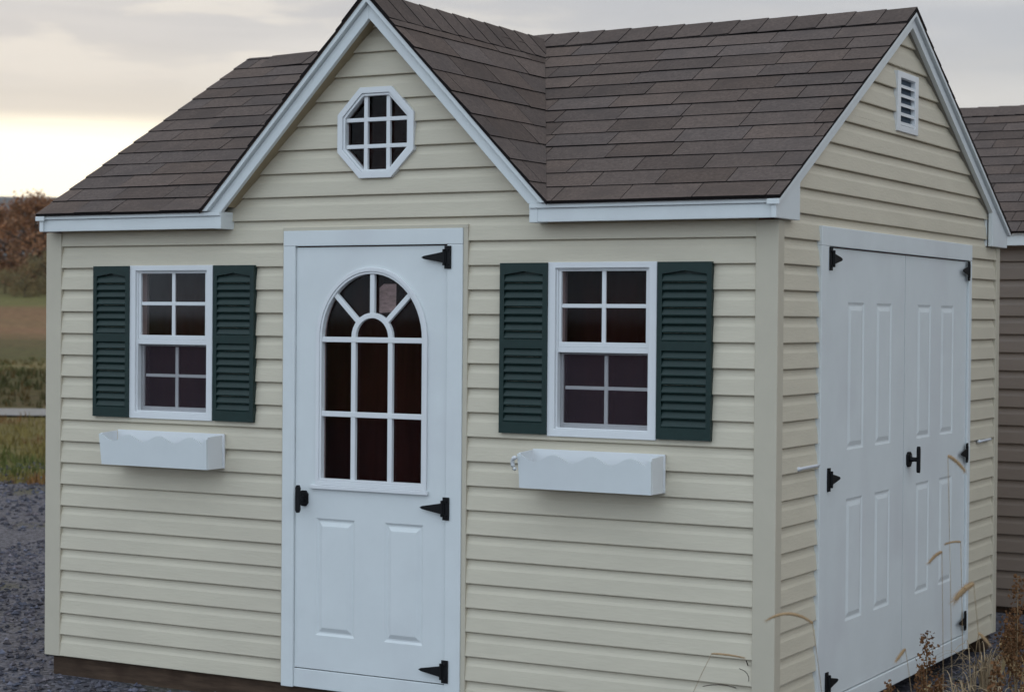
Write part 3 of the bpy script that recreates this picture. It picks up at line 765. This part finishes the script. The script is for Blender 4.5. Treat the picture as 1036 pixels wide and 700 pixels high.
# loose stones of the yard
def stones():
    rr = random.Random(4); mb = MB(); tints = []
    base = [(1, 0, 0), (-1, 0, 0), (0, 1, 0), (0, -1, 0), (0, 0, 1), (0, 0, -1)]
    tri = [(0, 2, 4), (2, 1, 4), (1, 3, 4), (3, 0, 4), (2, 0, 5), (1, 2, 5), (3, 1, 5), (0, 3, 5)]
    zones = [((-7.5, -1.2), (-1.0, 1.4), 5200, 1.), ((-7.5, 1.2), (-3.75, 5.0), 5200, 1.), ((-13, 4.5), (-4.5, 11), 6500, 1.4), ((-.4, .6), (2.2, 4.6), 4200, 1.), ((.1, -1.2), (1.6, .6), 900, 1)]
    cnt = 0
    for (x0, y0), (x1, y1), n, k in zones:
        for _ in range(n):
            x, y = rr.uniform(x0, x1), rr.uniform(y0, y1)
            if -W + .02 < x < -.02 and .02 < y < D: continue
            if y > NY - .1 and x > NX0: continue
            r = rr.choice([.007, .009, .011, .014, .019]) * k * rr.uniform(.8, 1.2)
            sc = Vector((rr.uniform(.7, 1.4), rr.uniform(.7, 1.4), rr.uniform(.5, .9))) * r; a = rr.random() * 6.28; ca, sa = math.cos(a), math.sin(a)
            vs = []
            for v in base:
                j = [c + rr.uniform(-.28, .28) for c in v]; px, py = j[0]*sc.x, j[1]*sc.y
                vs.append((x + px*ca - py*sa, y + px*sa + py*ca, G + .004 + r * .25 + j[2]*sc.z))
            mb.add(vs, tri); t = rr.choice([.55, .7, .85, 1, 1.1, 1.35, 1.7, 2.4 if rr.random() < .25 else 1.2]); w = rr.uniform(-.1, .1)
            tints += [(t * (1 + w), t, t * (1 - w), 1)] * 24
    o = mb.build('gravel', M['stone'])
    ca_ = o.data.color_attributes.new('tint', 'FLOAT_COLOR', 'CORNER')
    ca_.data.foreach_set('color', [c for t in tints for c in t])
    tag(o, 'loose grey and purple gravel stones around the sheds', 'gravel', kind='stuff')
stones()
# rough grass of the field
def blades():
    rr = random.Random(9); mb = MB(); tints = []
    def tuft(x, y, h, n, t, wid):
        z = terr(x, y)
        for _ in range(n):
            a = rr.random() * 6.28; l = rr.uniform(.1, .55); hh = h * rr.uniform(.5, 1.1); w = wid * rr.uniform(.6, 1.2)
            bx, by = x + rr.uniform(-.08, .08), y + rr.uniform(-.08, .08); dx, dy = math.cos(a), math.sin(a)
            mb.add([(bx - dy*w, by + dx*w, z), (bx + dy*w, by - dx*w, z), (bx + dx*l*hh*.5 + dy*w*.6, by + dy*l*hh*.5 - dx*w*.6, z + hh*.65), (bx + dx*l*hh, by + dy*l*hh, z + hh)], [(0, 1, 2, 3)])
            tints.extend([t] * 4)
    for _ in range(5200):
        a = GE - .1 + (31.9 - GE) * rr.random() ** 1.2; s = rr.uniform(-a * .06 + 2, a * .36 + 1.5); p = pt(a, s)
        pn_ = noise.noise(Vector((p.x * .35, p.y * .35, 0)))
        t = (1.25, .75, .7, 1) if pn_ > .18 else ((.62, .8, .6, 1) if pn_ < -.15 else (1.15, 1.05, .9, 1))
        k = rr.uniform(.7, 1.3); t = (t[0]*k, t[1]*k, t[2]*k, 1)
        tuft(p.x, p.y, rr.uniform(.05, .16), 4, t, .008)
    for _ in range(2600):
        a = rr.uniform(35.2, 52); s = rr.uniform(a * .02, a * .36 + 3); p = pt(a, s)
        bank = a < 45
        t = rr.choice([(.40, .42, .4, 1), (.6, .45, .4, 1), (.34, .42, .35, 1)] if bank else [(.7, .66, .6, 1), (.9, .7, .6, 1), (.5, .6, .45, 1)])
        tuft(p.x, p.y, rr.uniform(.08, .22) if bank else rr.uniform(.06, .14), 5, t, .02)
    o = mb.build('grass', M['grass'])
    c = o.data.color_attributes.new('tint', 'FLOAT_COLOR', 'CORNER'); c.data.foreach_set('color', [q for t in tints for q in t])
    tag(o, 'rough olive and brown autumn grass of the field beyond the gravel', 'grass', kind='stuff')
blades()

# ================================================================== hills and trees
hm = mat('distant_forest_hill', (.055, .060, .060), .95, .05, .35, .012)
def hill():
    mb = MB(); vs = []; fs = []; n = 90; k = 8
    for i in range(n + 1):
        an = math.radians(-60 + 150 * i / n); d = Vector((-math.sin(an), math.cos(an)))
        hh = 152 + 14 * noise.noise(Vector((i * .09, 2, 0))) + 6 * noise.noise(Vector((i * .7, 5, 0)))
        for j in range(k + 1):
            r = 1700 + 110 * j; t = j / k; p = C0 + d * r
            vs.append((p.x, p.y, -2 + hh * math.sin(min(1, t * 1.15) * PI / 2) + 3 * noise.noise(Vector((i * .5, j, 1)))))
    for i in range(n):
        for j in range(k): fs.append((i*(k+1) + j, (i+1)*(k+1) + j, (i+1)*(k+1) + j + 1, i*(k+1) + j + 1))
    mb.add(vs, fs); tag(mb.build('hills', hm, smooth=True), kind='structure')
hill()
leaf_mats = [mat('autumn_rust_leaves', (.27, .135, .070), .9, .1, tint=True), mat('autumn_green_leaves', (.20, .15, .075), .9, .1, tint=True), mat('autumn_brown_leaves', (.19, .11, .07), .9, .1, tint=True)]
bark = mat('tree_bark', (.06, .045, .035), .95, .1, .3, 4)
def tree(x, y, h, w, kind, seed, label):
    rr = random.Random(seed); z = terr(x, y)
    t = empty('deciduous_tree', (x, y, z), label, 'tree', 'trees at the far edge of the field')
    mb = MB(); mb.tube([(x, y, z - .2), (x + .1, y, z + h * .3), (x + .05, y + .1, z + h * .75)], [h * .035, h * .026, h * .008], 8)
    for i in range(9):
        a = rr.random() * 6.28; b = z + h * rr.uniform(.22, .6); r = w * rr.uniform(.5, .85)
        mb.tube([(x + .05, y, b), (x + math.cos(a) * r * .5, y + math.sin(a) * r * .5, b + h * .10), (x + math.cos(a) * r, y + math.sin(a) * r, b + h * .22)], [h * .014, h * .009, h * .003], 5)
    mb.build('trunk', bark, t, smooth=True)
    mb = MB(); tints = []
    for i in range(54):
        a = rr.random() * 6.28; u = rr.random(); zz = .06 + .90 * u; rad = w * math.sin(PI * min(1, .16 + u * .84)) ** .6 * rr.uniform(.35, 1.)
        cx, cy, cz = x + math.cos(a) * rad, y + math.sin(a) * rad, z + h * zz; cr = w * rr.uniform(.16, .34); tk = rr.uniform(.6, 1.35); wm = rr.uniform(-.12, .12)
        for _ in range(105):
            d = Vector((rr.gauss(0, 1), rr.gauss(0, 1), rr.gauss(0, .8))); d = d / max(.3, d.length) * cr * rr.random() ** .4
            p = Vector((cx, cy, cz)) + d; s = rr.uniform(.055, .13) * (h / 8) * 1.1; q = Vector((rr.gauss(0, 1), rr.gauss(0, 1), rr.gauss(0, 1))).normalized(); o_ = q.orthogonal() * s; o2 = q.cross(o_)
            mb.add([tuple(p - o_), tuple(p - o2), tuple(p + o_), tuple(p + o2 * .7)], [(0, 1, 2, 3)])
            k = tk * rr.uniform(.75, 1.25); tints.extend([(k * (1 + wm), k, k * (1 - wm), 1)] * 4)
    o = mb.build('crown', leaf_mats[kind], t)
    c = o.data.color_attributes.new('tint', 'FLOAT_COLOR', 'CORNER'); c.data.foreach_set('color', [q for tt in tints for q in tt])
rr = random.Random(31)
def scr(px, a): return (518 - px) / 1963 * a            # picture column -> sideways offset at distance a
spec = [  # column, distance, height, half width, kind, label
    (34, 118, 5.4, 3.0, 0, 'tall rust orange tree nearest the left corner of the beige shed'),
    (8, 138, 5.0, 3.0, 0, 'lower orange brown tree left of the tall rust tree'),
    (62, 121, 4.9, 2.8, 2, 'brown tree just right of the tall rust tree, mostly behind the shed corner'),
    (50, 104, 2.3, 1.5, 1, 'olive brown small tree at the foot of the rust tree'),
    (24, 100, 1.5, 1.3, 1, 'low olive bushy tree below the rust tree'),
    (4, 104, 1.2, 1.3, 1, 'lowest olive bush at the left edge of the photo'),
    (-30, 122, 6.2, 2.4, 0, ''), (-75, 126, 5.4, 2.3, 2, ''), (100, 125, 6.4, 2.4, 0, ''), (150, 130, 6.0, 2.5, 2, ''), (215, 128, 6.6, 2.6, 1, ''), (300, 132, 6.2, 2.5, 0, '')]
for i, (px, a, h, w, k, lab) in enumerate(spec):
    p = pt(a, scr(px, a))
    if not lab: lab = 'autumn tree in the far tree line behind the beige shed'
    tree(p.x, p.y, h, w, k, 50 + i, lab)

# thin evening haze over the whole land
mb = MB(); mb.box((-3300, -3300, -8), (3300, 3300, 210))
hz = bpy.data.materials.new('evening_haze'); hz.use_nodes = True; hn = hz.node_tree.nodes; hn.remove(hn['Principled BSDF'])
pv = hn.new('ShaderNodeVolumePrincipled'); pv.inputs['Color'].default_value = (.80, .88, .97, 1); pv.inputs['Density'].default_value = .00012; pv.inputs['Anisotropy'].default_value = .2
hz.node_tree.links.new(pv.outputs[0], hn['Material Output'].inputs['Volume'])
tag(mb.build('haze', hz), 'faint bluish evening haze in front of the far hills', 'haze', kind='stuff')

# ================================================================== weeds
def bez(p0, p1, p2, n=8): return [((1-t)**2 * p0[0] + 2*t*(1-t)*p1[0] + t*t*p2[0], (1-t)**2 * p0[1] + 2*t*(1-t)*p1[1] + t*t*p2[1], (1-t)**2 * p0[2] + 2*t*(1-t)*p1[2] + t*t*p2[2]) for t in [i / n for i in range(n + 1)]]
RT = Vector((.8717, .4899, .0082))
def foxtail(tip0, tip1, droop, label, base=None, rad=.0075, seed=0, fl='foxtail'):
    """stem from the ground, bending over into a bristly head from tip0 to tip1"""
    rr = random.Random(seed); a, b = Vector(tip0), Vector(tip1)
    bs = Vector(base) if base else Vector((a.x - (b.x - a.x) * .8 + rr.uniform(-.06, .06), a.y - (b.y - a.y) * .8 + .05, G))
    t = empty('foxtail_grass', bs, label, 'grass stalk', 'dry foxtail stalks by the double door')
    mb = MB(); mid = (bs + a) / 2 + Vector((bs.x - a.x, bs.y - a.y, 0)) * .3
    mb.tube(bez(tuple(bs), tuple(mid), tuple(a), 10), .0009, 5); mb.build('stem', M['drystem'], t, smooth=True)
    mb = MB(); m = (a + b) / 2 + Vector((0, 0, droop)); pts = bez(tuple(a), tuple(m), tuple(b), 14)
    n = len(pts); mb.tube(pts, [rad * .75 * math.sin(PI * (.12 + .83 * i / (n-1))) ** .5 for i in range(n)], 7)
    for i, p in enumerate(pts):
        for _ in range(34):
            d = Vector((rr.gauss(0, 1), rr.gauss(0, 1), rr.gauss(0, 1))).normalized(); p0 = Vector(p) + d * rad * .4; ax = (Vector(pts[min(n-1, i+1)]) - Vector(pts[max(0, i-1)])).normalized()
            p1 = p0 + d * rad * 1.3 + ax * rad * 1.2; s = d.cross(ax) * .0005
            mb.add([tuple(p0 - s), tuple(p0 + s), tuple(p1)], [(0, 1, 2)])
    mb.build('seed_head', M[fl], t)
CAMP = Vector((2.7461, -6.9456, 1.6066)); RM = ((.87172, -.48980, -.01396), (.48993, .87172, .00803), (.00824, -.01384, .99987))
def at(px, py, d):
    u, v = (px - 518) / 1963.25, -(py - 350) / 1963.25
    return CAMP + Vector([RM[i][0] * u + RM[i][1] + RM[i][2] * v for i in range(3)]) * d
foxtail(at(822, 630, 5.6), at(776, 627, 5.6), .045, 'orange drooping foxtail arching beside the corner post', seed=1, rad=.006)
foxtail(at(959, 461, 5.6), at(976, 476, 5.6), .010, 'highest foxtail, beside the middle hinge of the right door leaf', seed=2, rad=.0065)
foxtail(at(953, 558, 6.0), at(940, 569, 6.0), .010, 'yellow green foxtail in front of the right door leaf', seed=3, rad=.006)
foxtail(at(972, 548, 6.2), at(957, 550, 6.2), .006, 'small grey foxtail above the yellow green one', seed=4, rad=.004)
foxtail(at(985, 590, 5.4), at(966, 607, 5.4), .012, 'fat tan foxtail crossing the right casing of the double door', seed=5, rad=.011)
foxtail(at(916, 656, 6.0), at(907, 668, 6.0), .004, 'pale foxtail low against the bottom of the double door', seed=6, rad=.006)
foxtail(at(720, 661, 6.4), at(752, 665, 6.4), .006, 'reddish thin foxtail lying along the siding left of the corner post', base=(at(690, 700, 6.4).x - .1, at(690, 700, 6.4).y, G), seed=7, rad=.0045)
foxtail(at(990, 640, 7.0), at(1001, 652, 7.0), .006, 'short pale foxtail at the far bottom corner of the beige shed', seed=8, rad=.007)

def dock(base, h, label, seed, w=.035, nb_=4):
    rr = random.Random(seed); b = Vector(base)
    t = empty('dock_weed', b, label, 'weed', 'brown seeding weeds beside the shed')
    st = MB(); hd = MB()
    for k in range(nb_):
        a = rr.random() * 6.28; sp = .0 if k == 0 else rr.uniform(.10, .24) * h; hh = h * (1 if k == 0 else rr.uniform(.6, .85))
        top = b + Vector((math.cos(a) * sp, math.sin(a) * sp, hh)); pts = bez(tuple(b), tuple(b + Vector((math.cos(a) * sp * .3, math.sin(a) * sp * .3, hh * .6))), tuple(top), 12)
        st.tube(pts, [.0035 - .0002 * i for i in range(13)], 5)
        for i in range(230):
            u = rr.uniform(.35, 1.); q = Vector(pts[min(12, int(u * 12))]).lerp(Vector(pts[min(12, int(u * 12) + 1)]), (u * 12) % 1); ww = w * (1.1 - u) ** .5 * (1 if k == 0 else .7)
            d = Vector((rr.gauss(0, 1), rr.gauss(0, 1), rr.gauss(0, .7))); d = d / max(d.length, .4) * ww * rr.uniform(.3, 1.2); c = q + d; s = rr.uniform(.003, .007)
            e = Vector((rr.gauss(0, 1), rr.gauss(0, 1), rr.gauss(0, 1))).normalized(); f = e.orthogonal() * s; g = e.cross(f)
            hd.add([tuple(c - f), tuple(c + g), tuple(c + f), tuple(c - g + e * s)], [(0, 1, 2), (0, 2, 3), (0, 1, 3)])
    st.build('stem', M['drystem'], t, smooth=True); hd.build('seed_head', M['dryhead'], t)
def gnd(px, py, z=G):
    p0 = at(px, py, 1.); d = p0 - CAMP; return CAMP + d * ((z - CAMP.z) / d.z)
p = at(938, 640, 7.4); dock((p.x, p.y, G), p.z - G, 'tall brown seed head weed in front of the double door sill', 1, w=.075)
p = at(1008, 668, 7.0); dock((p.x, p.y, G), p.z - G, 'shorter brown weed at the lower right corner', 2, w=.06)
p = at(1030, 582, 8.4); dock((p.x, p.y, G), p.z - G, 'tallest brown weed in front of the taupe wall', 3, w=.07)
p = at(1022, 622, 9.4); dock((p.x, p.y, G), p.z - G, 'low brown weed at the foot of the taupe wall', 4, w=.09)
p = at(900, 690, 7.0); dock((p.x, p.y, G), p.z - G, 'lowest brown weed under the sill of the double door', 5, w=.05)
def tuft(px, py, d, n, h, seed, label):
    rr = random.Random(seed); p = at(px, py, d); b = gnd(px, py) if False else Vector((p.x, p.y, G)); t = empty('grass_tuft', b, label, 'grass tuft', 'straw coloured tufts beside the sheds')
    mb = MB()
    for _ in range(n):
        a = rr.random() * 6.28; l = rr.uniform(.3, .9) * h; hh = h * rr.uniform(.5, 1.1); o = b + Vector((rr.gauss(0, .03), rr.gauss(0, .03), 0)); dx, dy = math.cos(a), math.sin(a)
        pts = bez(tuple(o), (o.x + dx * l * .25, o.y + dy * l * .25, G + hh * 1.25), (o.x + dx * l, o.y + dy * l, G + hh * rr.uniform(.35, .9)), 7)
        vs = []
        for i, q in enumerate(pts):
            w = .0036 * (1 - i / 8.5); vs += [(q[0] - dy * w, q[1] + dx * w, q[2]), (q[0] + dy * w, q[1] - dx * w, q[2] + .001)]
        mb.add(vs, [(2*i, 2*i+1, 2*i+3, 2*i+2) for i in range(7)])
    mb.build('blades', M['straw'], t)
M['straw'] = mat('straw_blades', (.36, .27, .17), .8, .15, .3, 20)
tuft(998, 660, 9.0, 60, .24, 1, 'pale straw tuft at the far bottom corner of the beige shed')
tuft(975, 668, 8.3, 45, .20, 2, 'pale straw tuft below the right end of the double door sill')
tuft(1022, 690, 7.8, 50, .26, 3, 'straw tuft in the lower right corner among brown weeds')
tuft(948, 695, 7.9, 40, .16, 4, 'low straw tuft behind the tall brown seed head weed')
# dark bare twigs by the front corner
p = gnd(757, 730); t = empty('twig', p, 'thin dark bare twig at the front corner post', 'twig')
mb = MB(); q = at(755, 668, 7.25); q2 = at(711, 694, 7.3)
mb.tube(bez(tuple(p), (p.x + .02, p.y, .1), tuple(q), 8), .0022, 5); mb.tube(bez(tuple(p.lerp(q, .5)), tuple(at(735, 688, 7.2)), tuple(q2), 6), .0016, 5); mb.tube(bez(tuple(p.lerp(q, .6)), tuple(at(762, 680, 7.2)), tuple(at(748, 676, 7.2)), 5), .0013, 5)
mb.build('branch', mat('dark_twig', (.05, .035, .03), .9, .1), t)
# ground litter: dry leaves and stubble by the side door
def litter():
    rr = random.Random(17); mb = MB(); tints = []
    for _ in range(2600):
        x, y = rr.uniform(.02, 1.5), rr.uniform(.4, 4.6)
        if x < .1 and y < D: x += .05
        if noise.noise(Vector((x * 3, y * 2.2, 7))) < -.12: continue
        if y > NY: continue
        s = rr.uniform(.006, .022); a = rr.random() * 6.28; e = Vector((math.cos(a), math.sin(a), rr.uniform(-.3, .9))).normalized() * s * rr.choice([1, 1, 2.6]); f = Vector((-e.y, e.x, rr.uniform(-.4, .4) * s)).normalized() * s * .35; c = Vector((x, y, G + rr.uniform(.008, .05)))
        mb.add([tuple(c - e), tuple(c + f), tuple(c + e), tuple(c - f)], [(0, 1, 2, 3)])
        t = rr.choice([(1.3, .55, .6, 1), (2.4, 1.9, 2.4, 1), (1.7, 1.0, 1.0, 1), (.6, .55, .7, 1), (.8, .8, .8, 1)]); tints.extend([t] * 4)
    for _ in range(900):                                # short dead grass
        x, y = rr.uniform(.1, 1.4), rr.uniform(.6, 4.2)
        if noise.noise(Vector((x * 2, y * 2, 3))) < 0: continue
        h = rr.uniform(.04, .16); a = rr.random() * 6.28; l = rr.uniform(.2, 1.1) * h; w = .0022
        mb.add([(x - w, y, G), (x + w, y, G), (x + math.cos(a) * l * .4, y + math.sin(a) * l * .4, G + h * .8), (x + math.cos(a) * l, y + math.sin(a) * l, G + h)], [(0, 1, 2), (0, 2, 3)])
        tints.extend([rr.choice([(2.2, 1.7, 2.2, 1), (1.4, .9, .9, 1), (3, 2.6, 3.6, 1)])] * 6)
    o = mb.build('dead_leaves', M['grass']); c = o.data.color_attributes.new('tint', 'FLOAT_COLOR', 'CORNER'); c.data.foreach_set('color', [q for t in tints for q in t])
    tag(o, 'dead leaves and dry stubble on the gravel by the double door', 'dead leaves', kind='stuff')
litter()

# ================================================================== sky and light
sc = bpy.context.scene
wd = bpy.data.worlds.new('World'); sc.world = wd; wd.use_nodes = True; nt = wd.node_tree; n = nt.nodes; l = nt.links
bg = n['Background']; bg.inputs[1].default_value = 1.0
GAZ = math.radians(43.5); EL = math.radians(7)
gd = Vector((-math.sin(GAZ), math.cos(GAZ), 0)); sun_dir = Vector((gd.x * math.cos(EL), gd.y * math.cos(EL), math.sin(EL)))
sky = n.new('ShaderNodeTexSky'); sky.sky_type = 'NISHITA'; sky.sun_disc = False; sky.sun_elevation = EL; sky.sun_rotation = -GAZ % (2 * PI)
def vm(op, a, b=None):
    v = n.new('ShaderNodeVectorMath'); v.operation = op
    for i, q in enumerate((a, b)):
        if q is None: continue
        if isinstance(q, (tuple, Vector)): v.inputs[i].default_value = tuple(q)
        else: l.new(q, v.inputs[i])
    return v
def mth(op, a, b=None, c=None, clamp=False):
    m = n.new('ShaderNodeMath'); m.operation = op; m.use_clamp = clamp
    for i, q in enumerate((a, b, c)):
        if q is None: continue
        if isinstance(q, (int, float)): m.inputs[i].default_value = q
        else: l.new(q, m.inputs[i])
    return m.outputs[0]
def mr(v, a, b, c, d, smooth=True):
    m = n.new('ShaderNodeMapRange'); m.interpolation_type = 'SMOOTHSTEP' if smooth else 'LINEAR'
    for i, q in enumerate((a, b, c, d)): m.inputs[i + 1].default_value = q
    l.new(v, m.inputs[0]); return m.outputs[0]
def mix(f, a, b):
    m = n.new('ShaderNodeMix'); m.data_type = 'RGBA'
    if isinstance(f, float): m.inputs['Factor'].default_value = f
    else: l.new(f, m.inputs['Factor'])
    for k, q in (('A', a), ('B', b)):
        if isinstance(q, tuple): m.inputs[k].default_value = (*q, 1)
        else: l.new(q, m.inputs[k])
    return m.outputs['Result']
tc = n.new('ShaderNodeTexCoord'); nv = vm('NORMALIZE', tc.outputs['Generated']).outputs[0]
sp = n.new('ShaderNodeSeparateXYZ'); l.new(nv, sp.inputs[0]); el = mth('ARCSINE', sp.outputs[2])      # elevation, rad
mp = n.new('ShaderNodeMapping'); mp.inputs['Rotation'].default_value = (0, math.radians(4), math.radians(-30)); mp.inputs['Scale'].default_value = (3.2, 3.2, 17); l.new(nv, mp.inputs[0])
t1 = n.new('ShaderNodeTexNoise'); t1.inputs['Scale'].default_value = 1.25; t1.inputs['Detail'].default_value = 5; t1.inputs['Roughness'].default_value = .48; t1.inputs['Distortion'].default_value = .5; l.new(mp.outputs[0], t1.inputs['Vector'])
t2 = n.new('ShaderNodeTexNoise'); t2.inputs['Scale'].default_value = 3.1; t2.inputs['Detail'].default_value = 6; l.new(mp.outputs[0], t2.inputs['Vector'])
cl = mr(t1.outputs[0], .36, .64, 0, 1); cl2 = mr(t2.outputs[0], .4, .7, 0, 1)
grey = mix(cl, (.42, .43, .455), (.57, .56, .55))
grey = mix(mth('MULTIPLY', cl2, .35), grey, (.53, .515, .50))
# glow where the sun sits behind cloud
az = vm('DOT_PRODUCT', vm('NORMALIZE', vm('MULTIPLY', nv, (1, 1, 0)).outputs[0]).outputs[0], gd).outputs['Value']
glow_a = mr(az, math.cos(math.radians(17)), math.cos(math.radians(5)), 0, 1)
wob = mth('MULTIPLY', mth('SUBTRACT', t1.outputs[0], .5), .07)
ee = mth('ADD', el, wob)
glow_e = mr(ee, math.radians(6.2), math.radians(4.4), 0, 1)
glow = mth('MULTIPLY', glow_a, glow_e)
warm = mth('MULTIPLY', mr(az, math.cos(math.radians(40)), math.cos(math.radians(6)), 0, 1), mr(ee, math.radians(8.5), math.radians(4.5), 0, 1))
c_ = mix(mth('MULTIPLY', warm, .5), grey, (.62, .56, .44))
c_ = mix(glow, c_, (1.24, 1.14, .90))
streak = mth('MULTIPLY', mth('MULTIPLY', mr(az, math.cos(math.radians(20)), math.cos(math.radians(3)), 0, 1), mr(t2.outputs[0], .52, .62, 0, 1)), mr(el, math.radians(6), math.radians(8), 0, 1))
c_ = mix(mth('MULTIPLY', streak, .45), c_, (.72, .68, .61))
# clearer bluish sky behind the camera and overhead
back = vm('DOT_PRODUCT', nv, Vector((.12, -.92, .38))).outputs['Value']
c_ = mix(mr(back, -.1, .9, 0, 1), c_, (.84, .985, 1.14))
sk = vm('SCALE', sky.outputs[0]); sk.inputs['Scale'].default_value = .08
fin = mix(.96, sk.outputs[0], c_)
l.new(fin, bg.inputs[0])
su = bpy.data.lights.new('sun', 'SUN'); su.energy = .6; su.angle = math.radians(14); su.color = (1, .86, .70)
so = bpy.data.objects.new('sun', su); col.objects.link(so); so.rotation_euler = (-sun_dir).to_track_quat('-Z', 'Y').to_euler()

# ================================================================== camera
cd = bpy.data.cameras.new('camera'); cam = bpy.data.objects.new('camera', cd); col.objects.link(cam)
cd.sensor_width = 36; cd.lens = 1963.25 * 36 / 1036; cd.clip_start = .1; cd.clip_end = 12000
m3 = Matrix(((RM[0][0], RM[0][2], -RM[0][1]), (RM[1][0], RM[1][2], -RM[1][1]), (RM[2][0], RM[2][2], -RM[2][1])))
cam.matrix_world = Matrix.Translation(CAMP) @ m3.to_4x4()
cd.dof.use_dof = True; cd.dof.focus_distance = 8.3; cd.dof.aperture_fstop = 5.0
sc.camera = cam
vs_ = sc.view_settings; vs_.view_transform = 'Standard'; vs_.look = 'None'; vs_.exposure = 0.38; vs_.gamma = 1
